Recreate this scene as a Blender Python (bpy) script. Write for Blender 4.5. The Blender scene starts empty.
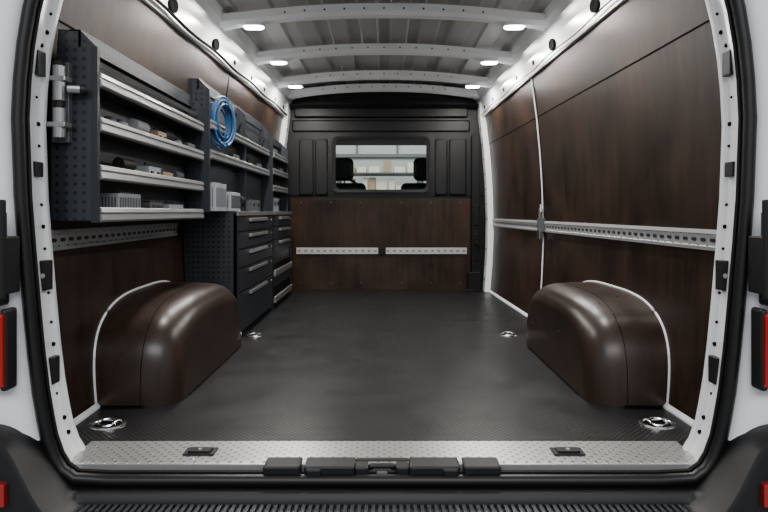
import bpy, math, random
from mathutils import Vector, Matrix
random.seed(4)
C = bpy.context.scene.collection

# ------------------------------------------------------------------ materials
def mat(name, col, rough=0.5, metal=0.0, noise=0.0, nscale=20, bump=0.0, bscale=60, coat=0.0, spec=0.5):
    m = bpy.data.materials.new(name); m.use_nodes = True
    nt = m.node_tree; b = nt.nodes['Principled BSDF']
    b.inputs['Base Color'].default_value = (*col, 1); b.inputs['Roughness'].default_value = rough
    b.inputs['Metallic'].default_value = metal; b.inputs['Coat Weight'].default_value = coat
    b.inputs['Coat Roughness'].default_value = 0.15
    b.inputs['Specular IOR Level'].default_value = spec
    tc = nt.nodes.new('ShaderNodeTexCoord')
    if noise > 0:
        n = nt.nodes.new('ShaderNodeTexNoise'); n.inputs['Scale'].default_value = nscale; n.inputs['Detail'].default_value = 4
        nt.links.new(tc.outputs['Object'], n.inputs['Vector'])
        mx = nt.nodes.new('ShaderNodeMix'); mx.data_type = 'RGBA'
        mx.inputs['A'].default_value = (*[c*(1-noise) for c in col], 1)
        mx.inputs['B'].default_value = (*[min(1, c*(1+noise)) for c in col], 1)
        nt.links.new(n.outputs['Fac'], mx.inputs['Factor']); nt.links.new(mx.outputs['Result'], b.inputs['Base Color'])
    if bump > 0:
        n = nt.nodes.new('ShaderNodeTexNoise'); n.inputs['Scale'].default_value = bscale
        nt.links.new(tc.outputs['Object'], n.inputs['Vector'])
        bp = nt.nodes.new('ShaderNodeBump'); bp.inputs['Strength'].default_value = bump; bp.inputs['Distance'].default_value = 0.002
        nt.links.new(n.outputs['Fac'], bp.inputs['Height']); nt.links.new(bp.outputs['Normal'], b.inputs['Normal'])
    return m

def emis(name, col, s):
    m = bpy.data.materials.new(name); m.use_nodes = True
    b = m.node_tree.nodes['Principled BSDF']
    b.inputs['Base Color'].default_value = (*col, 1)
    b.inputs['Emission Color'].default_value = (*col, 1); b.inputs['Emission Strength'].default_value = s
    return m

def wood(name, c1, c2, rough=0.35, stretch=(9, 9, .9), coat=0.0, spec=.3):
    m = bpy.data.materials.new(name); m.use_nodes = True
    nt = m.node_tree; b = nt.nodes['Principled BSDF']; b.inputs['Coat Weight'].default_value = coat; b.inputs['Coat Roughness'].default_value = .18
    b.inputs['Specular IOR Level'].default_value = spec
    tc = nt.nodes.new('ShaderNodeTexCoord'); mp = nt.nodes.new('ShaderNodeMapping')
    mp.inputs['Scale'].default_value = stretch
    nt.links.new(tc.outputs['Object'], mp.inputs['Vector'])
    n = nt.nodes.new('ShaderNodeTexNoise'); n.inputs['Scale'].default_value = 3; n.inputs['Detail'].default_value = 8; n.inputs['Roughness'].default_value = 0.7
    nt.links.new(mp.outputs['Vector'], n.inputs['Vector'])
    n2 = nt.nodes.new('ShaderNodeTexNoise'); n2.inputs['Scale'].default_value = 3.5; n2.inputs['Detail'].default_value = 4
    nt.links.new(tc.outputs['Object'], n2.inputs['Vector'])
    ad = nt.nodes.new('ShaderNodeMath'); ad.operation = 'ADD'
    nt.links.new(n.outputs['Fac'], ad.inputs[0]); nt.links.new(n2.outputs['Fac'], ad.inputs[1])
    r = nt.nodes.new('ShaderNodeMapRange'); r.inputs['From Min'].default_value = 0.76; r.inputs['From Max'].default_value = 1.24
    nt.links.new(ad.outputs[0], r.inputs['Value'])
    mx = nt.nodes.new('ShaderNodeMix'); mx.data_type = 'RGBA'
    mx.inputs['A'].default_value = (*c1, 1); mx.inputs['B'].default_value = (*c2, 1)
    nt.links.new(r.outputs['Result'], mx.inputs['Factor']); nt.links.new(mx.outputs['Result'], b.inputs['Base Color'])
    r2 = nt.nodes.new('ShaderNodeMapRange'); r2.inputs['From Min'].default_value = .3; r2.inputs['From Max'].default_value = .7
    r2.inputs['To Min'].default_value = rough-0.02; r2.inputs['To Max'].default_value = rough+0.05
    nt.links.new(n2.outputs['Fac'], r2.inputs['Value']); nt.links.new(r2.outputs['Result'], b.inputs['Roughness'])
    return m

def dots(name, base, dot, pitch, rad, axes, rough=0.4, metal=0.0, bump=0.0, soft=0.12, stagger=False, ratio=1.0, cloud=0.0, spec=.5):
    """regular grid of round marks in object space, measured along two axes"""
    m = bpy.data.materials.new(name); m.use_nodes = True
    nt = m.node_tree; b = nt.nodes['Principled BSDF']
    b.inputs['Roughness'].default_value = rough; b.inputs['Metallic'].default_value = metal; b.inputs['Specular IOR Level'].default_value = spec
    tc = nt.nodes.new('ShaderNodeTexCoord'); sp = nt.nodes.new('ShaderNodeSeparateXYZ')
    nt.links.new(tc.outputs['Object'], sp.inputs[0])
    def M(op, a, bb=None):
        n = nt.nodes.new('ShaderNodeMath'); n.operation = op
        for i, v in enumerate((a, bb)):
            if v is None: continue
            if isinstance(v, (int, float)): n.inputs[i].default_value = v
            else: nt.links.new(v, n.inputs[i])
        return n.outputs[0]
    u = sp.outputs[axes[0]]; v = sp.outputs[axes[1]]
    if stagger:
        u, v = M('ADD', u, v), M('SUBTRACT', u, v)
    fu = M('SUBTRACT', M('FRACT', M('DIVIDE', u, pitch)), 0.5)
    fv = M('MULTIPLY', M('SUBTRACT', M('FRACT', M('DIVIDE', v, pitch*ratio)), 0.5), ratio)
    d = M('SQRT', M('ADD', M('MULTIPLY', fu, fu), M('MULTIPLY', fv, fv)))
    r = nt.nodes.new('ShaderNodeMapRange'); r.inputs['From Min'].default_value = rad; r.inputs['From Max'].default_value = rad+soft
    r.inputs['To Min'].default_value = 1; r.inputs['To Max'].default_value = 0
    nt.links.new(d, r.inputs['Value'])
    mx = nt.nodes.new('ShaderNodeMix'); mx.data_type = 'RGBA'
    mx.inputs['A'].default_value = (*base, 1); mx.inputs['B'].default_value = (*dot, 1)
    nt.links.new(r.outputs['Result'], mx.inputs['Factor']); nt.links.new(mx.outputs['Result'], b.inputs['Base Color'])
    if cloud:
        n2 = nt.nodes.new('ShaderNodeTexNoise'); n2.inputs['Scale'].default_value = 6; n2.inputs['Detail'].default_value = 6
        nt.links.new(tc.outputs['Object'], n2.inputs['Vector'])
        r2 = nt.nodes.new('ShaderNodeMapRange'); r2.inputs['From Min'].default_value = .3; r2.inputs['From Max'].default_value = .7
        r2.inputs['To Min'].default_value = rough-cloud; r2.inputs['To Max'].default_value = rough+cloud
        nt.links.new(n2.outputs['Fac'], r2.inputs['Value']); nt.links.new(r2.outputs['Result'], b.inputs['Roughness'])
    if bump:
        bp = nt.nodes.new('ShaderNodeBump'); bp.inputs['Strength'].default_value = bump; bp.inputs['Distance'].default_value = 0.0015
        nt.links.new(r.outputs['Result'], bp.inputs['Height']); nt.links.new(bp.outputs['Normal'], b.inputs['Normal'])
    return m

WHITE = mat('white_paint', (0.88, 0.90, 0.92), 0.28, coat=0.4)
ROOFW = mat('shaded_roof_paint', (0.42, 0.42, 0.41), 0.4, noise=0.06, nscale=3)  # pale roof paint, darkened to put shadow into its colour
BLACK = mat('black_plastic', (0.006, 0.006, 0.0065), 0.5, bump=0.2, bscale=300, spec=.4)
RIBM = mat('bumper_step_plastic', (0.022, 0.022, 0.023), 0.45, spec=.5)
BHBLK = mat('bulkhead_black_plastic', (0.0035, 0.0035, 0.004), 0.42, spec=.3)
RUBBER = mat('black_rubber', (0.003, 0.003, 0.003), 0.42, spec=.4)
DARK = mat('dark_hole', (0.002, 0.002, 0.002), 0.9, spec=.1)
BROWN = wood('brown_phenolic_plywood', (0.0088, 0.0050, 0.0034), (0.036, 0.0195, 0.0125), 0.36, spec=.24)
BROWNG = wood('brown_arch_laminate', (0.0135, 0.0075, 0.0052), (0.036, 0.0200, 0.0135), 0.31, coat=.0, spec=.45)
GREY = mat('anthracite_powdercoat', (0.014, 0.017, 0.022), 0.42, spec=.4)
PERFY = dots('perforated_steel_yz', (0.020, 0.024, 0.031), (0.001, 0.001, 0.001), 0.026, 0.2, (1, 2), 0.42, soft=0.05)
PERFX = dots('perforated_steel_xz', (0.020, 0.024, 0.031), (0.001, 0.001, 0.001), 0.026, 0.2, (0, 2), 0.42, soft=0.05)
ALU = mat('brushed_aluminium', (0.50, 0.50, 0.50), 0.30, 0.85)
ALUM = mat('galvanised_track', (0.46, 0.46, 0.46), 0.40, 0.4)
CHROME = mat('polished_steel', (0.75, 0.75, 0.75), 0.18, 1.0)
FLOORM = dots('ribbed_floor', (0.0055, 0.0055, 0.006), (0.027, 0.027, 0.028), 0.019, 0.12, (0, 1), 0.37, bump=.8, stagger=True, cloud=.06, soft=.16, spec=.36)
TREAD = dots('tread_aluminium', (0.60, 0.59, 0.57), (0.30, 0.30, 0.29), 0.030, 0.16, (0, 1), 0.32, 0.75, bump=1.0, stagger=True, ratio=1.0, soft=.1)
RED = mat('red_lens', (0.30, 0.004, 0.004), 0.12, coat=1)
BLUE = mat('blue_cable', (0.01, 0.075, 0.20), 0.4)
LGREY = mat('light_grey_plastic', (0.30, 0.32, 0.34), 0.4)
MGREY = mat('mid_grey_plastic', (0.08, 0.085, 0.09), 0.45)
SCREW = mat('dark_screw', (0.05, 0.045, 0.04), 0.35, 0.8)
TAN = mat('tan_grip', (0.3, 0.2, 0.12), 0.5)
LED = emis('led_lens', (1.0, 0.98, 0.94), 40)
CONC = mat('concrete', (0.30, 0.30, 0.29), 0.6, noise=0.15, nscale=4)
GLASS = mat('cab_glass', (.85, .9, .88), 0.02)
g = GLASS.node_tree.nodes['Principled BSDF']; g.inputs['Transmission Weight'].default_value = 1.0; g.inputs['IOR'].default_value = 1.05

# ------------------------------------------------------------------ builder
class MB:
    def __init__(s): s.v = []; s.f = []; s.m = []
    def add(s, vs, fs, m=0):
        o = len(s.v); s.v += [tuple(v) for v in vs]
        for f in fs: s.f.append([i+o for i in f]); s.m.append(m)
    def box(s, x0, x1, y0, y1, z0, z1, m=0, M=None):
        vs = [(x, y, z) for x in (x0, x1) for y in (y0, y1) for z in (z0, z1)]
        if M: vs = [tuple(M @ Vector(v)) for v in vs]
        s.add(vs, [(0,1,3,2),(4,6,7,5),(0,4,5,1),(2,3,7,6),(0,2,6,4),(1,5,7,3)], m)
    def cyl(s, a, b, r, n=12, m=0, r2=None, caps=True):
        a = Vector(a); b = Vector(b); d = (b-a).normalized()
        t = Vector((0,0,1)) if abs(d.z) < .9 else Vector((1,0,0))
        u = d.cross(t).normalized(); w = d.cross(u); r2 = r if r2 is None else r2
        vs = []
        for c, rr in ((a, r), (b, r2)):
            for i in range(n):
                an = 2*math.pi*i/n; vs.append(c+u*math.cos(an)*rr+w*math.sin(an)*rr)
        fs = [(i, (i+1)%n, n+(i+1)%n, n+i) for i in range(n)]
        if caps: fs += [tuple(range(n))[::-1], tuple(range(n, 2*n))]
        s.add(vs, fs, m)
    def tube(s, path, r, n=8, closed=False, m=0, flat=1.0):
        P = [Vector(p) for p in path]; k = len(P); vs = []
        for i in range(k):
            if closed: d = P[(i+1)%k]-P[(i-1)%k]
            else: d = P[min(i+1,k-1)]-P[max(i-1,0)]
            d.normalize(); t = Vector((0,1,0)) if abs(d.y) < .9 else Vector((0,0,1))
            u = d.cross(t).normalized(); w = d.cross(u).normalized()
            for j in range(n):
                an = 2*math.pi*j/n; vs.append(P[i]+u*math.cos(an)*r*flat+w*math.sin(an)*r)
        fs = []
        for i in range(k if closed else k-1):
            for j in range(n):
                a = i*n+j; b = i*n+(j+1)%n; c = ((i+1)%k)*n+(j+1)%n; d2 = ((i+1)%k)*n+j
                fs.append((a,b,c,d2))
        if not closed: fs += [tuple(range(n))[::-1], tuple(range((k-1)*n, k*n))]
        s.add(vs, fs, m)
    def rings(s, rs, closed=True, m=0, cap0=False, cap1=False):
        n = len(rs[0]); vs = [p for r in rs for p in r]; fs = []
        for i in range(len(rs)-1):
            for j in range(n if closed else n-1):
                fs.append((i*n+j, i*n+(j+1)%n, (i+1)*n+(j+1)%n, (i+1)*n+j))
        if cap0: fs.append(tuple(range(n))[::-1])
        if cap1: fs.append(tuple(range((len(rs)-1)*n, len(rs)*n)))
        s.add(vs, fs, m)
    def ball(s, c, r, m=0, n=8):
        rs = []
        for i in range(1, n):
            t = math.pi*i/n
            rs.append([(c[0]+r*math.sin(t)*math.cos(2*math.pi*j/n), c[1]+r*math.sin(t)*math.sin(2*math.pi*j/n), c[2]+r*math.cos(t)) for j in range(n)])
        s.rings(rs, True, m, True, True)
    def slab(s, fi, fo, us, vs_, m=0):
        nu, nv = len(us), len(vs_)
        vs = [fi(u, v) for u in us for v in vs_]+[fo(u, v) for u in us for v in vs_]; o = nu*nv; fs = []
        for i in range(nu-1):
            for j in range(nv-1):
                a = i*nv+j; q = (a, a+1, a+nv+1, a+nv); fs.append(q); fs.append(tuple(x+o for x in q[::-1]))
        for i in range(nu-1):
            for j in (0, nv-1):
                a = i*nv+j; fs.append((a, a+nv, a+nv+o, a+o))
        for j in range(nv-1):
            for i in (0, nu-1):
                a = i*nv+j; fs.append((a, a+1, a+1+o, a+o))
        s.add(vs, fs, m)
    def obj(s, name, mats, smooth=False, bevel=0, parent=None, seg=2):
        me = bpy.data.meshes.new(name); me.from_pydata(s.v, [], s.f)
        for x in (mats if isinstance(mats, (list, tuple)) else [mats]): me.materials.append(x)
        for p, mi in zip(me.polygons, s.m): p.material_index = mi; p.use_smooth = smooth
        me.update(); me.validate()
        import bmesh
        bm = bmesh.new(); bm.from_mesh(me); bmesh.ops.recalc_face_normals(bm, faces=bm.faces); bm.to_mesh(me); bm.free()
        o = bpy.data.objects.new(name, me); C.objects.link(o)
        if smooth:
            try: me.set_sharp_from_angle(angle=math.radians(40))
            except Exception: pass
        if bevel:
            b = o.modifiers.new('bevel', 'BEVEL'); b.width = bevel; b.segments = seg; b.limit_method = 'ANGLE'; b.angle_limit = math.radians(40)
        if parent: o.parent = parent
        return o

def empty(name):
    e = bpy.data.objects.new(name, None); C.objects.link(e); return e

def lerp_tab(t, x):
    if x <= t[0][0]: return t[0][1]
    for (a, va), (b, vb) in zip(t, t[1:]):
        if x <= b: return va+(vb-va)*(x-a)/(b-a)
    return t[-1][1]
G = [(0, .975), (.25, .997), (.5, 1.008), (.8, 1.0), (1.0, .987), (1.22, .965), (1.46, .93)]
BL = [(1.63, .985), (2.2, 1.0), (2.9, 1.027), (3.2, 1.01), (4.0, .94), (4.94, .895)]
def W(y, z, sd=1):
    b = .985-(y-1.7)*.028
    if sd < 0:
        t = min(1, max(0, (z-.75)/.55)); b = lerp_tab(BL, y)*(1-t)+b*t
    return b*lerp_tab(G, z)
Y0, Y1 = 1.63, 4.94
YS = [Y0+(Y1-Y0)*i/24 for i in range(25)]
ZS = [0, .12, .25, .38, .5, .65, .75, .85, .95, 1.03, 1.11, 1.22, 1.34, 1.46]

# ------------------------------------------------------------------ shell
f = MB(); f.box(-1.06, 1.02, 1.655, 4.98, -.04, 0); f.obj('floor', FLOORM)
for sd, nm in ((-1, 'wall_left'), (1, 'wall_right')):
    w = MB(); w.slab(lambda y, z: (sd*W(y, z, sd), y, z), lambda y, z: (sd*(W(y, z, sd)+.03), y, z), YS, ZS)
    def run(y0, y1, z, m, r=.002, off=.0):
        w.tube([(sd*(W(y0+(y1-y0)*i/24, z, sd)-off), y0+(y1-y0)*i/24, z) for i in range(25)], r, 6, m=m)
    def vert(y, z0, z1, m, r=.002, off=.0):
        w.tube([(sd*(W(y, z0+(z1-z0)*i/24, sd)-off), y, z0+(z1-z0)*i/24) for i in range(25)], r, 6, m=m)
    run(Y0, Y1-.02, 1.22, 1, .0032)
    if sd == 1:
        vert(3.44, 0, 1.46, 2, .0055); vert(3.415, 0, 1.46, 1, .003)
    else:
        vert(3.3, 1.22, 1.46, 1, .003)
    for z in (.06, 1.19, 1.25, 1.42):
        for i in range(7):
            y = Y0+.25+i*.5
            x = sd*W(y, z, sd); w.cyl((x+sd*.004, y, z), (x-sd*.001, y, z), .0035, 8, 3)
    w.obj(nm, [BROWN, DARK, WHITE, SCREW], smooth=True)

# roof skin with pressed ribs
def roofz(x): return 1.745-.11*(abs(x)/1.0)**2.4
xs = []
for k in range(-5, 6):
    c = k*.18
    xs += [(c-.045, 0), (c-.033, .018), (c+.033, .018), (c+.045, 0)]
xs = [(-1.04, 0)]+xs+[(1.04, 0)]
r = MB()
n = len(xs); vs = [(x, y, roofz(x)+dz) for y in (1.60, 4.98) for x, dz in xs]+[(x, y, roofz(x)+dz+.02) for y in (1.60, 4.98) for x, dz in xs]
fs = [(i, i+1, n+i+1, n+i) for i in range(n-1)]+[(2*n+i, 3*n+i, 3*n+i+1, 2*n+i+1) for i in range(n-1)]
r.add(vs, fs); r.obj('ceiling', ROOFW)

# roof side rails
for sd in (-1, 1):
    q = MB()
    prof = lambda y: [(W(y, 1.46)+.03, 1.452), (W(y, 1.46)-.012, 1.452), (W(y, 1.46)-.016, 1.475), (W(y, 1.46)-.028, 1.545), (W(y, 1.46)-.050, 1.60), (W(y,1.46)-.075, 1.62), (W(y, 1.46)-.08, 1.70), (W(y, 1.46)+.03, 1.66)]
    q.rings([[(sd*x, y, z) for x, z in prof(y)] for y in YS], True, 0, True, True)
    for i, y in enumerate((1.95, 2.40, 2.96, 3.32, 3.7, 4.05, 4.4, 4.72)):
        x = sd*(W(y, 1.46)-.0225); big = y in (2.40, 2.96)
        R = []
        for d, s in ((.012, 1), (.004, 1), (-.004, .9)) if big else ((.001, .55), (.0, .5)):
            R.append([(x-sd*(d+.17*s*.028*math.sin(a)), y+.045*s*math.cos(a), 1.512+.028*s*math.sin(a)) for a in [2*math.pi*j/16 for j in range(16)]])
        q.rings(R[::-1], True, 1, True, True)
    q.tube([(sd*(W(y,1.46)-.03), y, 1.468+.006*math.sin(y*9)) for y in [Y0+.08*i for i in range(41)]], .007 if sd < 0 else .003, 6, m=1)
    q.obj('roof_side_rail', [WHITE, DARK])

# cross beams + LED lamps
BE = [2.27, 2.97, 3.67, 4.36]
for y in BE+[4.80]:
    b = MB(); rs = []
    for i in range(25):
        t = -1+2*i/24; x = t*(W(y, 1.46)-.055)
        zc = 1.668-.062*abs(t)**2.2; wd = .036+.022*max(0, abs(t)-.82)/.18
        rs.append([(x, y-wd, zc+.045), (x, y-wd, zc+.008), (x, y-wd*.6, zc-.012), (x, y-wd*.35, zc-.004), (x, y+wd*.35, zc-.004), (x, y+wd*.6, zc-.012), (x, y+wd, zc+.008), (x, y+wd, zc+.045)])
    b.rings(rs, True, 0, True, True)
    for i in range(-8, 9):
        x = i*.1
        if abs(abs(x)-.65) < .07: continue
        t = x/(W(y, 1.46)-.055); z = 1.668-.062*abs(t)**2.2
        b.cyl((x, y-.038, z+.02), (x, y-.034, z+.02), .005, 8, 1)
    b.obj('roof_crossbeam', [WHITE, DARK])
    if y in BE:
        for sd in (-1, 1):
            xc = sd*.665; zc = 1.668-.062*abs(xc/(W(y, 1.46)-.055))**2.2-.012
            l = MB()
            def ov(s, z): return [(xc+.055*s*math.copysign(abs(math.cos(a))**.6, math.cos(a)), y+.032*s*math.copysign(abs(math.sin(a))**.6, math.sin(a)), z) for a in [2*math.pi*j/24 for j in range(24)]]
            l.rings([ov(1, zc+.004), ov(1, zc-.010), ov(.95, zc-.014)], True, 0, True, False)
            l.rings([ov(.95, zc-.014), ov(.85, zc-.020), ov(.5, zc-.023)], True, 1, False, True)
            l.obj('ceiling_led_light', [WHITE, LED])
            L = bpy.data.lights.new('led', 'AREA'); L.shape = 'RECTANGLE'; L.size = .09; L.size_y = .05; L.energy = 9.5; L.color = (1, .96, .91)
            lo = bpy.data.objects.new('led_lamp', L); lo.location = (xc, y, zc-.027); C.objects.link(lo)

# ------------------------------------------------------------------ bulkhead
YB = 4.93
bh = MB()
def rrect(x0, x1, z0, z1, R, n=6):
    pts = []
    for cx, cz, a0 in ((x1-R, z1-R, 0), (x0+R, z1-R, 90), (x0+R, z0+R, 180), (x1-R, z0+R, 270)):
        for i in range(n+1):
            a = math.radians(a0+90*i/n); pts.append((cx+R*math.cos(a), cz+R*math.sin(a)))
    return pts
bh.box(-.99, .99, YB+.012, YB+.05, 0, .80, 1)
bh.box(-.79, .73, YB-.003, YB+.012, .0, .77, 0)
bh.box(-.99, .99, YB, YB+.05, 1.32, 1.55, 1)
bh.box(-.99, -.47, YB, YB+.05, .80, 1.32, 1); bh.box(.42, .99, YB, YB+.05, .80, 1.32, 1)
bh.box(-.47, .42, YB, YB+.05, .77, .80, 1)
out = rrect(-.475, .425, .79, 1.325, .001); o2 = rrect(-.44, .39, .825, 1.30, .05); inn = rrect(-.41, .36, .85, 1.275, .05)
def lv(p, y): return [(x, y, z) for x, z in p]
bh.rings([lv(out, YB+.03), lv(out, YB-.002), lv(o2, YB-.004), lv(o2, YB-.016), lv(inn, YB-.012), lv(inn, YB+.04)], True, 1)
def pad(x0, x1, z0, z1, d=.016, R=.02):
    bh.rings([lv(rrect(x0, x1, z0, z1, R), YB+.005), lv(rrect(x0+.004, x1-.004, z0+.004, z1-.004, R), YB-d), lv(rrect(x0+.014, x1-.014, z0+.014, z1-.014, R*.8), YB-d-.004)], True, 1, False, True)
pad(-.72, -.595, .80, 1.28); pad(-.585, -.475, .80, 1.28); pad(.43, .54, .80, 1.28); pad(.55, .70, .80, 1.28)
pad(-.78, .73, 1.335, 1.44, .012); pad(-.76, .71, 1.455, 1.55, .03)
rs = []
for i in range(25):
    t = -1+2*i/24; x = t*.80; z1 = 1.64-.06*abs(t)**3
    rs.append([(x, YB+.05, 1.53), (x, YB-.05, 1.53), (x, YB-.075, 1.56), (x, YB-.07, z1-.02), (x, YB+.05, z1+.01)])
bh.rings(rs, True, 1, True, True)
bh.box(-1.0, 1.0, YB+.02, YB+.05, 1.5, 1.79, 1)
for x in (-.70, -.45, -.2, .15, .4, .65):
    for z in (.06, .74): bh.cyl((x, YB-.005, z), (x, YB+.004, z), .005, 8, 3)
bh.box(-.74, .70, YB-.018, YB-.002, .305, .358, 2)
for i in range(27):
    x = -.715+i*.0535
    if abs(x+.02) < .03 : bh.box(x-.03, x+.035, YB-.021, YB-.016, .302, .361, 1)
    else: bh.box(x-.012, x+.012, YB-.0195, YB-.017, .326, .337, 3)
bh.obj('bulkhead_wall', [BROWN, BHBLK, ALUM, MGREY, DARK], bevel=.002)
wg = MB(); wg.box(-.425, .375, YB+.02, YB+.024, .84, 1.29); wg.obj('window_1', GLASS)

p = MB()
for sd in (-1, 1):
    p.rings([[(sd*(W(4.86, z)-.045), 4.90, z), (sd*(W(4.86, z)-.04), 4.82, z), (sd*(W(4.86, z)+.01), 4.80, z), (sd*(W(4.86, z)+.01), 4.90, z)] for z in (0, .3, .6, .9, 1.2, 1.46, 1.62)], True, 0, True, True)
    for i in range(11):
        z = .1+i*.125; x = W(4.86, z); p.cyl((sd*(x-.04), 4.86, z), (sd*(x-.046), 4.86, z), .008, 8, 1)
p.obj('bulkhead_pillar', [WHITE, DARK])
p = MB()
p.box(.735, .80, 4.86, 4.93, 0, 1.30); p.box(.745, .79, 4.84, 4.87, .55, .72); p.box(.70, .80, 4.82, 4.90, 0, .16); p.box(.75, .785, 4.845, 4.87, .25, .48)
p.cyl((.77, 4.84, .40), (.77, 4.82, .40), .018, 12); p.box(.68, .74, 4.80, 4.86, 0, .02, 0)
p.obj('door_latch_column', [BHBLK, CHROME], bevel=.004)

# ------------------------------------------------------------------ wall load tracks
def track(sd, ya, yb, z0=.543, z1=.607):
    t = MB(); N = max(2, int((yb-ya)/.1)); ys = [ya+(yb-ya)*i/N for i in range(N+1)]
    w_ = lambda y, z: W(y, z, sd)
    t.rings([[(sd*(w_(y, z0)+.002), y, z0), (sd*(w_(y, z0)-.010), y, z0+.001), (sd*(w_(y, z0)-.012), y, z0+.012), (sd*(w_(y, z0)-.007), y, z0+.015), (sd*(w_(y, z1)-.007), y, z1-.015), (sd*(w_(y, z1)-.012), y, z1-.012), (sd*(w_(y, z1)-.010), y, z1-.001), (sd*(w_(y, z1)+.002), y, z1)] for y in ys], True, 0, True, True)
    y = ya+.03
    while y < yb-.03:
        x = w_(y, .575)-.0072; zc = (z0+z1)/2
        t.rings([[(sd*(x+d), y+dy, zc+dz) for dy, dz in ((-.010,-.0055),(.010,-.0055),(.015,0),(.010,.0055),(-.010,.0055),(-.015,0))] for d in (-.0012, .003)], True, 1, True, True)
        for dz in (-.023, .023): t.cyl((sd*(x+.0), y+.025, zc+dz*.8), (sd*(x-.003), y+.025, zc+dz*.8), .003, 6, 1)
        y += .05
    t.obj('load_lashing_rail', [ALUM, GREY])
track(1, 1.66, 3.38); track(1, 3.47, 4.80); track(-1, 1.66, 2.88)
s = MB(); x = W(3.42, .58)
s.box(x-.03, x-.004, 3.39, 3.47, .545, .625, 0); s.cyl((x-.02, 3.43, .62), (x-.02, 3.43, .68), .012, 10, 0); s.box(x-.035, x-.012, 3.405, 3.455, .50, .555, 1); s.tube([(x-.02, 3.43, .70), (x-.02, 3.45, .665), (x-.02, 3.43, .63), (x-.02, 3.41, .665)], .004, 6, True, 1)
s.obj('lashing_fitting', [MGREY, CHROME], bevel=.003)

def trim(sd, ya, yb, name):
    t = MB(); ys = [ya+(yb-ya)*i/8 for i in range(9)]
    t.rings([[(sd*(W(y, 0, sd)+.0), y, .0), (sd*(W(y, 0, sd)-.013), y, .0), (sd*(W(y, 0, sd)-.013), y, .006), (sd*(W(y, 0, sd)-.002), y, .018)] for y in ys], True, 0, True, True)
    t.obj(name, WHITE)
trim(1, 1.66, 1.965, 'trim_1'); trim(1, 2.98, 4.8, 'trim_2'); trim(-1, 1.66, 1.965, 'trim_3')

# ------------------------------------------------------------------ wheel arch covers
def arch(sd):
    a = MB(); yc = 2.463; N = 56
    def ring(x, d, e=0):
        A = .502-d; B = .345-d*.9; pts = []
        for j in range(N+1):
            t = math.pi*j/N; c = math.cos(t); s_ = math.sin(t); k = 2/3.3
            z = max(B*abs(s_)**k, 0); yy = yc-A*math.copysign(abs(c)**k, c)
            pts.append((sd*(W(yy, z, sd)-.001 if x > 1 else x), yy, z))
        return pts
    rs = [ring(9, 0), ring(.92, .001), ring(.86, .003), ring(.82, .005)]
    for i in range(1, 11):
        ph = math.radians(90*i/10); rs.append(ring(.82-.118*math.sin(ph), .005+.100*(1-math.cos(ph))))
    rs.append(ring(.700, .15))
    a.rings(rs, False, 0, False, False)
    a.add(rs[-1], [tuple(range(N+1))], 0)
    a.tube(ring(.824, .0055), .0018, 6, False, 1)
    a.tube(ring(9, -.003), .0045, 8, False, 2)
    for x, d, js in ((.800, .0080, range(2, 56, 9)), (.895, .0022, range(5, 56, 9))):
        R = ring(x, d)
        for j in js: a.ball(R[j], .0036, 3)
    R = ring(.7, .18)
    for j in range(4, 56, 10): a.ball((sd*.7005, R[j][1], R[j][2]), .0038, 3)
    a.tube([(sd*.955, yc-.502, .004), (sd*.82, yc-.499, .004), (sd*.735, yc-.45, .004), (sd*.702, yc-.37, .004), (sd*.700, yc+.37, .004), (sd*.735, yc+.45, .004), (sd*.90, yc+.502, .004)], .0035, 6, False, 1)
    a.obj('wheel_arch_cover', [BROWNG, DARK, WHITE, SCREW], smooth=True)
arch(1); arch(-1)

# ------------------------------------------------------------------ floor tie-downs
def tiedown(x, y, s=1.0):
    t = MB()
    def el(k, z): return [(x+.056*s*k*math.cos(a), y+.045*s*k*math.sin(a), z) for a in [2*math.pi*j/28 for j in range(28)]]
    t.rings([el(1, 0), el(.98, .004), el(.88, .006), el(.80, .005), el(.74, .0015)], True, 0, False, False)
    t.rings([el(.75, .0018), el(.4, .001)], True, 1, False, True)
    t.tube([(x+.026*s*math.cos(a), y-.002+.022*s*math.sin(a), .008+.004*math.sin(a)) for a in [2*math.pi*j/20 for j in range(20)]], .0042*s, 8, True, 0)
    t.cyl((x-.034*s, y+.018*s, .008), (x+.034*s, y+.018*s, .008), .0045*s, 8, 0)
    t.obj('tie_down_ring', [CHROME, DARK], smooth=True)
for x, y in ((-.857, 1.805), (.850, 1.81), (-.69, 3.1), (.665, 3.12)): tiedown(x, y, 1 if y < 2 else .85)

# ------------------------------------------------------------------ rear door frame
half = [(0, -.035), (.40, -.035), (.70, -.035), (.79, -.03), (.828, -.005), (.850, .03), (.868, .08), (.878, .13), (.890, .2), (.902, .3), (.913, .415), (.927, .58), (.936, .7), (.943, .9), (.938, 1.0), (.929, 1.09), (.914, 1.18), (.894, 1.26), (.865, 1.35), (.82, 1.44), (.75, 1.52), (.65, 1.57), (.40, 1.61), (0, 1.62)]
loop = half+[(-x, z) for x, z in half[1:-1][::-1]]
NL = len(loop); nrm = []
for i in range(NL):
    dx = loop[(i+1)%NL][0]-loop[i-1][0]; dz = loop[(i+1)%NL][1]-loop[i-1][1]; l = math.hypot(dx, dz); nrm.append((dz/l, -dx/l))
def LR(d, y): return [(x+nx*d, y, z+nz*d) for (x, z), (nx, nz) in zip(loop, nrm)]
def LB(d, y, zmin): return [(x, yy, max(z, zmin)) for x, yy, z in LR(d, y)]
def halfw(z):
    for (xa, za), (xb, zb) in zip(half[3:18], half[4:19]):
        if za <= z <= zb: return xa+(xb-xa)*(z-za)/(zb-za)
    return .9
fr = MB()
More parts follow.
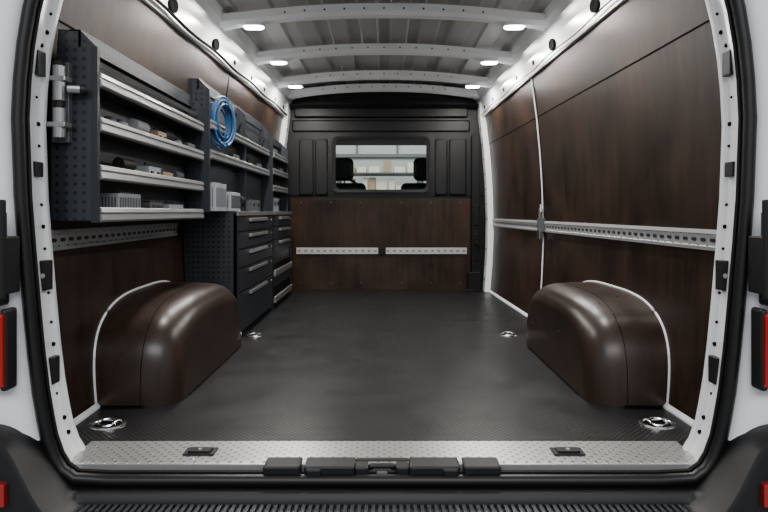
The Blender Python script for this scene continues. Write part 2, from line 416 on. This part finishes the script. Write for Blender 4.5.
fr.rings([LR(.09, 1.66), LR(.012, 1.645), LR(0, 1.625), LR(-.006, 1.612), LR(-.006, 1.60), LR(.002, 1.592), LR(-.002, 1.56), LR(-.010, 1.535), LR(-.013, 1.52), LR(-.010, 1.505), LR(.0, 1.498)], True, 0)
for sd in (-1, 1):
    for z in (.06, .10, .17, .30, .36, .44, .56, .62, .68, .84, .90, .97, 1.11, 1.15, 1.20):
        x = halfw(z); yy = 1.575 if int(z*100) % 2 else 1.59
        fr.cyl((sd*(x+.01), yy, z), (sd*(x-.0022), yy-.004, z), .0060 if int(z*50) % 2 else .004, 10, 1)
fr.obj('rear_door_frame', [WHITE, DARK], smooth=True)
sl = MB(); sl.tube(LR(-.010, 1.484), .016, 10, True, 0); sl.tube(LR(-.024, 1.500), .006, 6, True, 0); sl.obj('door_rubber_seal', RUBBER, smooth=True)
for sd in (-1, 1):
    k = MB()
    for z, h, dd in ((1.06, .033, .008), (.775, .020, .008), (.49, .040, .014), (.235, .036, .008)):
        x = halfw(z)
        k.box(sd*(x+.004), sd*(x-dd-.004), 1.548, 1.585, z-h, z+h, 0)
        if h == .040:
            k.cyl((sd*(x-.012), 1.548, z), (sd*(x-.012), 1.544, z), .007, 10, 1)
    k.obj('door_striker', [BLACK, ALU], bevel=.006, seg=3)

bd = MB()
bd.rings([LB(.006, 1.50, -.06), LR(.010, 1.475), LR(.028, 1.455), LR(.05, 1.45), LR(.11, 1.44), LR(.17, 1.46), LR(.2, 1.53), LR(.2, 5.05)], True, 0)
bd.obj('van_body', WHITE, smooth=True)

for sd in (-1, 1):
    t = MB()
    t.box(sd*.916, sd*1.10, 1.395, 1.44, .235, .415, 0); t.box(sd*.93, sd*1.10, 1.40, 1.45, .43, .47, 1); t.box(sd*.922, sd*1.09, 1.388, 1.42, .30, .34, 0); t.box(sd*.911, sd*.93, 1.405, 1.45, .225, .425, 1)
    t.obj('tail_light', [RED, BLACK], bevel=.008, seg=3)
    h = MB()
    h.box(sd*.912, sd*1.10, 1.40, 1.46, .46, .60, 0); h.box(sd*.918, sd*1.08, 1.385, 1.42, .50, .66, 0); h.cyl((sd*.922, 1.40, .45), (sd*.922, 1.40, .69), .011, 12, 0); h.cyl((sd*.93, 1.385, .62), (sd*.93, 1.375, .62), .01, 8, 1)
    h.obj('door_hinge', [BLACK, ALU], bevel=.006, seg=3)

# ------------------------------------------------------------------ sill
s = MB()
s.rings([[(x, 1.668, .002), (x, 1.664, .005), (x, 1.53, .004), (x, 1.522, .0), (x, 1.520, -.03), (x, 1.668, -.03)] for x in (-.835, -.28, .28, .835)], True, 0, True, True)
for sd in (-1, 1):
    s.box(sd*.50-.042, sd*.50+.042, 1.565, 1.61, .004, .009, 1); s.box(sd*.50-.03, sd*.50+.03, 1.572, 1.60, .009, .014, 1); s.cyl((sd*.50, 1.585, .014), (sd*.50, 1.585, .016), .006, 8, 0)
s.obj('sill_tread_plate', [TREAD, BLACK])
l = MB()
l.box(-.315, .31, 1.495, 1.535, -.05, -.012, 0)
for a, b in ((-.31, -.215), (-.205, -.075), (.065, .195), (.205, .30)): l.box(a, b, 1.485, 1.548, -.03, .010, 0)
for a, b in ((-.20, -.16), (.15, .19)): l.box(a, b, 1.478, 1.50, -.03, .006, 0)
l.box(-.075, -.04, 1.49, 1.53, -.04, .006, 0); l.box(.03, .065, 1.49, 1.53, -.04, .006, 0); l.box(-.075, .065, 1.53, 1.548, -.03, .009, 0); l.box(-.03, .02, 1.50, 1.51, -.03, -.004, 0); l.cyl((-.02, 1.495, -.012), (.01, 1.495, -.012), .006, 10, 1)
l.box(-.04, .03, 1.515, 1.531, -.03, .002, 0)
l.obj('door_latch_sill_trim', [BLACK, MGREY], bevel=.005, seg=2)
ZB = [(0, -.064), (.72, -.064), (.76, -.055), (.80, -.025), (.84, .025), (.875, .080), (.91, .118), (.95, .135), (1.0, .14), (1.15, .14)]
YF = [(0, 1.30), (.7, 1.31), (.82, 1.35), (.92, 1.385), (1.15, 1.44)]
bp = MB(); rs = []
for i in range(231):
    x = -1.15+i*.01; z = sum(lerp_tab(ZB, abs(x)+k*.012) for k in range(-2, 3))/5; yf = sum(lerp_tab(YF, abs(abs(x)+k*.02)) for k in range(-2, 3))/5; zb = max(z, -.038)
    rs.append([(x, 1.515, -.30), (x, 1.515, zb-.004), (x, 1.50, zb), (x, 1.442, zb), (x, 1.432, max(z, zb-.012)), (x, 1.430, z), (x, yf+.02, z-.004), (x, yf+.008, z-.008), (x, yf, z-.03), (x, yf+.02, -.35)])
bp.rings(rs, True, 0, True, True)
bpo = bp.obj('rear_bumper', [BLACK, RED], smooth=True)
rb = MB()
for i in range(88):
    x = -.74+i*.017; rb.box(x-.0045, x+.0045, 1.33, 1.428, -.072, -.057, 0)
rb.obj('step_ribs', RIBM, parent=bpo)
rb = MB()
for sd in (-1, 1): rb.box(sd*.892, sd*1.02, 1.365, 1.40, -.035, .02, 0)
rb.obj('reflectors', RED, parent=bpo, bevel=.004)

# ------------------------------------------------------------------ shelf units (left)
def lipped(u, X, xb, ya, yb, z, h=.034, ends=True):
    u.box(xb, X+.002, ya, yb, z-.004, z, 0)
    u.rings([[(X-.004, y, z-.010), (X+.006, y, z-.010), (X+.010, y, z-.004), (X+.007, y, z+h*.40), (X+.003, y, z+h*.45), (X+.003, y, z+h*.52), (X+.010, y, z+h*.57), (X+.007, y, z+h*.9), (X+.002, y, z+h), (X-.004, y, z+h)] for y in (ya, yb)], True, 1, True, True)
def unit(X, ya, yb, z0, z1, shelves, ndiv, bars=(), slope=.05):
    u = MB()
    ye = [ya+(yb-ya)*i/ndiv for i in range(ndiv+1)]
    for k, y in enumerate(ye):
        y = min(y, yb-.012)
        bk = -(W(y, z1)-.008); b0 = -(W(y, .9)-.012)
        prof = [(X, z0), (X, z1-.05), (X-slope, z1), (bk, z1), (b0, .9) if z0 < .9 else (bk, z0), (b0, z0)]
        u.rings([[(px, yy, pz) for px, pz in prof] for yy in (y, y+.004)], True, 2, True, True)
        u.box(X-.016, X+.003, y-.002, y+.012, z0-.006, z1-.05, 0)
        u.box(bk, bk+.02, y-.002, y+.012, z0, z1, 0)
    xb = -(W(yb, z1)-.010)
    u.box(xb, xb+.004, ya+.004, yb-.004, z0, z1-.012, 3)
    for z in shelves:
        lipped(u, X, xb, ya+.012, yb-.012, z)
    for z in bars:
        u.rings([[(X-.03, y, z), (X-.022, y, z-.004), (X-.016, y, z+.010), (X-.024, y, z+.014)] for y in (ya+.01, yb-.01)], True, 1, True, True)
    u.box(xb, X-slope, ya, yb, z1-.004, z1, 0)
    u.box(X-slope-.004, X-slope+.004, ya, yb, z1-.05, z1, 3)
    return u.obj('van_shelf_unit', [GREY, ALU, PERFX, PERFY], bevel=0), xb
unit(-.834, 1.69, 2.68, .635, 1.19, (.640, .765, .905, 1.035), 1, (1.10,))
unit(-.812, 2.70, 4.10, .665, 1.28, (.92, 1.06), 2, (1.17,))
unit(-.792, 4.13, 4.78, .665, 1.22, (.82, .94, 1.06), 1)

# ------------------------------------------------------------------ drawer cabinets
def cabinet(ya, yb, zt, drawers, bins):
    c = MB(); X = -.75; bk = -(W(yb, 0, -1)-.015); ba = -(W(ya, .0, -1)-.004); bt = -(W(ya, .5, -1)-.006)
    c.box(bk, X-.012, ya+.002, yb-.002, .03, zt-.012, 0)
    prof = [(X, 0), (X, zt), (bt, zt), (bt, .5), (-(W(ya, .25, -1)-.006), .25), (ba, 0)]
    c.rings([[(px, y, pz) for px, pz in prof] for y in (ya, ya+.004)], True, 2, True, True)
    c.box(bk, X, yb-.004, yb, .0, zt, 2)
    c.box(X-.02, X, ya, ya+.02, 0, zt, 0); c.box(X-.02, X, yb-.02, yb, 0, zt, 0); c.box(bk, X-.03, ya, yb, 0, .03, 0)
    c.rings([[(X+.004, ya-.002, z), (bt, ya-.002, z), (bk, yb, z), (X+.004, yb, z)] for z in (zt-.004, zt+.006)], True, 0, True, True)
    c.box(X-.004, X+.007, ya-.002, yb+.002, zt-.014, zt+.008, 1)
    for z0, z1 in drawers:
        c.box(X-.012, X+.004, ya+.024, yb-.024, z0+.004, z1-.004, 0)
        zh = z1-.032; m0 = (ya+yb)/2; hw = (yb-ya)*.24
        c.box(X+.004, X+.018, m0-hw, m0+hw, zh, zh+.018, 1)
        c.box(X+.004, X+.012, m0-hw, m0+hw, zh-.008, zh, 3)
        c.cyl((X+.004, yb-.07, zh), (X+.008, yb-.07, zh), .008, 10, 1)
    for z0, z1 in bins:
        c.box(X-.011, X-.006, ya+.024, yb-.024, z0, z1, 3)
        c.rings([[(X-.01, y, z0), (X+.012, y, z0), (X+.014, y, z0+.04), (X+.004, y, z0+.045)] for y in (ya+.024, yb-.024)], True, 1, True, True)
    c.obj('drawer_cabinet', [GREY, ALU, PERFX, DARK], bevel=.0015)
cabinet(2.972, 3.92, .655, ((.555, .64), (.465, .555), (.365, .465), (.24, .365), (.03, .24)), ())
cabinet(3.94, 4.70, .655, ((.56, .64), (.47, .56), (.38, .47)), ((.04, .14), (.22, .30)))

# ------------------------------------------------------------------ things on the shelves
def case(x, y, z, sx, sy, sz, m1, m2, name):
    c = MB()
    c.box(x-sx/2, x+sx/2, y-sy/2, y+sy/2, z, z+sz*.55, 0); c.box(x-sx/2, x+sx/2, y-sy/2, y+sy/2, z+sz*.58, z+sz, 0)
    c.box(x-sx*.46, x+sx*.46, y-sy*.46, y+sy*.46, z+sz*.5, z+sz*.62, 1)
    for k in (-.28, .28): c.box(x+sx/2-.001, x+sx/2+.005, y+sy*k-.01, y+sy*k+.01, z+sz*.42, z+sz*.72, 1)
    c.tube([(x, y-sy*.2, z+sz), (x, y-sy*.2, z+sz+.012), (x, y+sy*.2, z+sz+.012), (x, y+sy*.2, z+sz)], .004, 6, False, 1)
    return c.obj(name, [m1, m2], bevel=.004)
def charger(x, y, z, sx, sy, sz, m1, m2, name):
    c = MB(); c.box(x-sx/2, x+sx/2, y-sy/2, y+sy/2, z, z+sz, 0)
    k = int(sy/.012)
    for i in range(1, k): yy = y-sy/2+i*sy/k; c.box(x+sx/2-.002, x+sx/2+.002, yy-.002, yy+.002, z+sz*.15, z+sz*.85, 1)
    for i in range(1, 6): xx = x-sx/2+i*sx/6; c.box(xx-.002, xx+.002, y-sy/2-.002, y-sy/2+.002, z+sz*.15, z+sz*.85, 1)
    c.box(x-sx*.3, x+sx*.3, y-sy*.3, y+sy*.3, z+sz, z+sz+.006, 1)
    c.obj(name, [m1, m2], bevel=.003)
def bottle(x, y, z, r, h, m1, m2, name='spray_can'):
    b = MB(); n = 16
    rr = lambda k, zz: [(x+r*k*math.cos(2*math.pi*j/n), y+r*k*math.sin(2*math.pi*j/n), z+zz) for j in range(n)]
    b.rings([rr(.95, 0), rr(1, .004), rr(1, h*.75), rr(.8, h*.84)], True, 0, True, True); b.rings([rr(.55, h*.84), rr(.55, h)], True, 1, False, True)
    b.obj(name, [m1, m2], smooth=True)
def drill(x, y, z, s, m1, name='cordless_drill'):
    d = MB()
    d.cyl((x, y-.07*s, z+.065*s), (x, y+.04*s, z+.065*s), .024*s, 12, 0); d.cyl((x, y+.04*s, z+.065*s), (x, y+.08*s, z+.065*s), .018*s, 12, 1, .008*s)
    d.cyl((x, y-.04*s, z+.05*s), (x, y-.055*s, z+.015*s), .013*s, 10, 1); d.box(x-.022*s, x+.022*s, y-.095*s, y-.02*s, z, z+.025*s, 1)
    d.obj(name, [m1, BLACK], smooth=True)
xs_ = -.872
z = .640
charger(xs_, 1.93, z, .06, .17, .080, LGREY, GREY, 'battery_charger'); charger(xs_, 2.16, z, .06, .12, .055, MGREY, BLACK, 'power_inverter'); case(xs_, 2.36, z, .06, .16, .050, LGREY, BLACK, 'parts_box')
z = .765
drill(xs_, 1.97, z, .85, BLACK); case(xs_, 2.14, z, .06, .11, .06, LGREY, BLACK, 'tool_case'); case(xs_, 2.28, z, .055, .10, .05, TAN, MGREY, 'measuring_tool'); drill(xs_, 2.46, z, .75, MGREY)
z = .905
bottle(xs_, 1.84, z, .024, .056, MGREY, BLACK, 'sealant_tin'); bottle(xs_, 1.93, z, .022, .062, LGREY, MGREY, 'sealant_tin'); drill(xs_, 2.08, z, .9, LGREY); case(xs_, 2.22, z, .055, .08, .060, TAN, BLACK, 'tape_measure'); drill(xs_, 2.34, z, .9, BLACK); bottle(xs_, 2.45, z, .020, .065, LGREY, BLACK, 'sealant_tin'); case(xs_, 2.56, z, .055, .09, .055, MGREY, BLACK, 'tool_case')
z = .664
charger(-.845, 2.86, z, .09, .19, .135, LGREY, MGREY, 'equipment_case'); charger(-.84, 3.12, z, .09, .20, .10, LGREY, BLACK, 'equipment_case'); case(-.84, 3.62, z, .09, .22, .07, MGREY, BLACK, 'tool_case'); drill(-.83, 3.38, z, 1.0, BLACK); case(-.83, 4.35, z, .05, .2, .10, LGREY, BLACK, 'equipment_case')
for y, zz in ((3.25, .92), (3.6, .92), (3.85, .92), (3.55, 1.06), (3.85, 1.06), (4.35, .82), (4.55, .94), (4.3, 1.06)):
    case(-.840 if y < 4.1 else -.815, y, zz, .035, .13, .06, random.choice([MGREY, BLACK, BLACK]), BLACK, 'parts_box')

cc = MB(); cen = Vector((-.795, 2.86, 1.10)); u = Vector((.40, .91, 0)).normalized(); w = Vector((0, 0, 1)); nn = u.cross(w)
path = []
for i in range(9*28):
    a = 2*math.pi*i/28; k = i/28
    R = .082+.018*math.sin(k*2.3)
    path.append(cen+u*math.cos(a)*R*.85+w*(math.sin(a)*R*1.2-.008*math.cos(k*3))+nn*(.020*math.sin(k*1.9+.5)))
cc.tube(path, .0056, 6, False, 0)
cc.tube([cen+w*.105+nn*t for t in (-.05, .0, .04)]+[cen+w*.125+nn*.045], .005, 6, False, 1)
cc.obj('coiled_cable', [BLUE, ALU], smooth=True)
cl = MB()
cl.box(-.955, -.905, 1.672, 1.690, .86, 1.09, 2)
cl.cyl((-.922, 1.652, .87), (-.922, 1.652, .955), .017, 14, 0); cl.cyl((-.922, 1.652, .975), (-.922, 1.652, 1.075), .017, 14, 0); cl.cyl((-.922, 1.652, .955), (-.922, 1.652, .975), .012, 14, 1)
cl.cyl((-.922, 1.652, 1.075), (-.922, 1.652, 1.09), .018, 14, 1, .012)
for z in (.90, 1.03): cl.box(-.948, -.897, 1.634, 1.675, z, z+.014, 0)
cl.cyl((-.900, 1.655, 1.01), (-.862, 1.665, 1.01), .012, 12, 0); cl.ball((-.862, 1.665, 1.01), .014, 1)
cl.obj('silver_clamps', [ALU, BLACK, MGREY], bevel=.002)  # silver clamp cylinders at the shelf end panel, not a lamp

# ------------------------------------------------------------------ cab and surroundings
cb = empty('cab_interior')
k = MB(); k.box(-1.0, 1.0, 5.05, 6.3, 1.38, 1.44); k.box(-1.0, -.92, 5.05, 6.9, -.3, .75); k.box(.92, 1.0, 5.05, 6.9, -.3, .75); k.box(-1, 1, 5.05, 6.9, -.32, -.28)
k.box(-1.0, -.94, 5.05, 5.2, .7, 1.4); k.box(.94, 1.0, 5.05, 5.2, .7, 1.4)
k.rings([[(x, 6.3, .90), (x, 6.15, .74), (x, 6.2, -.1), (x, 6.9, -.1), (x, 6.9, .90)] for x in (-.95, .95)], True, 0, True, True)
k.tube([(-.95, 6.9, .7), (-.85, 6.3, 1.40)], .03, 8); k.tube([(.95, 6.9, .7), (.85, 6.3, 1.40)], .03, 8)
k.tube([(-.43+.19*math.cos(a), 6.02+.05*math.sin(a), .84+.17*math.sin(a)) for a in [2*math.pi*i/24 for i in range(24)]], .015, 8, True)
k.obj('cab_shell', BLACK, bevel=.01, parent=cb)
for x in (-.41, .40):
    sx = MB()
    def rr(s, yy, w_, z0, z1): return [(x+px*s, yy, pz) for px, pz in rrect(-w_, w_, z0, z1, .05)]
    sx.rings([rr(1, 5.34, .22, .0, .88), rr(1, 5.22, .25, -.02, .92), rr(1, 5.16, .22, .0, .88)], True, 0, True, True)
    sx.rings([rr(1, 5.34, .10, .96, 1.13), rr(1, 5.27, .135, .94, 1.15), rr(1, 5.22, .11, .96, 1.13)], True, 0, True, True)
    for d in (-.05, .05): sx.cyl((x+d, 5.28, .85), (x+d, 5.28, .97), .008, 8, 1)
    sx.box(x-.24, x+.24, 5.2, 5.7, -.25, .1, 0)
    sx.obj('driver_seat' if x < 0 else 'passenger_seat', [BLACK, CHROME], smooth=True, bevel=.0)
gr = MB(); gr.box(-20, 20, -12, 16, -.72, -.70); gr.obj('ground', CONC)
BEIGE = mat('workshop_wall_paint', (0.40, 0.44, 0.42), 0.8); ORG = mat('crate_tan', (0.34, 0.25, 0.16), .6); LBm = mat('crate_blue_grey', (0.12, .13, .13), .6); CRM = mat('crate_cream', (.66, .62, .54), .6)
gw = MB(); gw.box(-12, 12, 13, 13.3, -.7, 5)
for i in range(-8, 9): gw.box(i*.9-.02+.3, i*.9+.02+.3, 12.95, 13, 1.9, 5, 1)
gw.box(-12, 12, 12.93, 13, 1.88, 1.95, 1)
gw.obj('workshop_wall', [BEIGE, LBm])
rk = MB()
for z in (-.1, .5, .98, 1.42): rk.box(-2.2, 2.0, 11.6, 12.4, z, z+.03, 0)
for x in (-2.2, -.95, .7, 1.95): rk.box(x, x+.05, 11.6, 12.4, -.7, 1.45, 0)
for z, hm in ((-.06, .4), (.54, .3), (1.02, .34), (1.45, .26)):
    x = -2.05
    while x < 1.75:
        w_ = random.uniform(.06, .22); rk.box(x, x+w_, 11.7, 12.3, z, z+random.uniform(.4, 1)*hm, random.choice([1, 2, 3, 3, 3])); x += w_+random.uniform(.01, .07)
rk.obj('warehouse_rack', [MGREY, ORG, LBm, CRM])

# ------------------------------------------------------------------ light
wd = bpy.data.worlds.new('World'); bpy.context.scene.world = wd; wd.use_nodes = True
bg = wd.node_tree.nodes['Background']; bg.inputs[0].default_value = (.90, .94, 1, 1); bg.inputs[1].default_value = .55
def area(name, loc, tgt, sx, sy, e, col=(1, 1, 1)):
    L = bpy.data.lights.new(name, 'AREA'); L.shape = 'RECTANGLE'; L.size = sx; L.size_y = sy; L.energy = e; L.color = col
    o = bpy.data.objects.new(name, L); C.objects.link(o); o.location = loc
    o.rotation_euler = (Vector(tgt)-Vector(loc)).to_track_quat('-Z', 'Y').to_euler()
area('added_rear_key_light', (0, -2.6, 3.2), (0, 2.5, .3), 5, 1.2, 190, (.97, .98, 1))  # unseen key light, added behind the camera to brighten the van's rear
area('added_backdrop_light', (0, 9.5, 4.5), (0, 12, 1), 5, 2, 330)  # unseen light, added to brighten the backdrop beyond the cab

cam = bpy.data.cameras.new('camera'); co = bpy.data.objects.new('camera', cam); C.objects.link(co)
co.location = (0, 0, .66); co.rotation_euler = (math.radians(90), 0, 0)
cam.sensor_width = 36; cam.lens = 582/768*36; cam.shift_y = -44/768; cam.shift_x = 0; cam.clip_start = .05
bpy.context.scene.camera = co
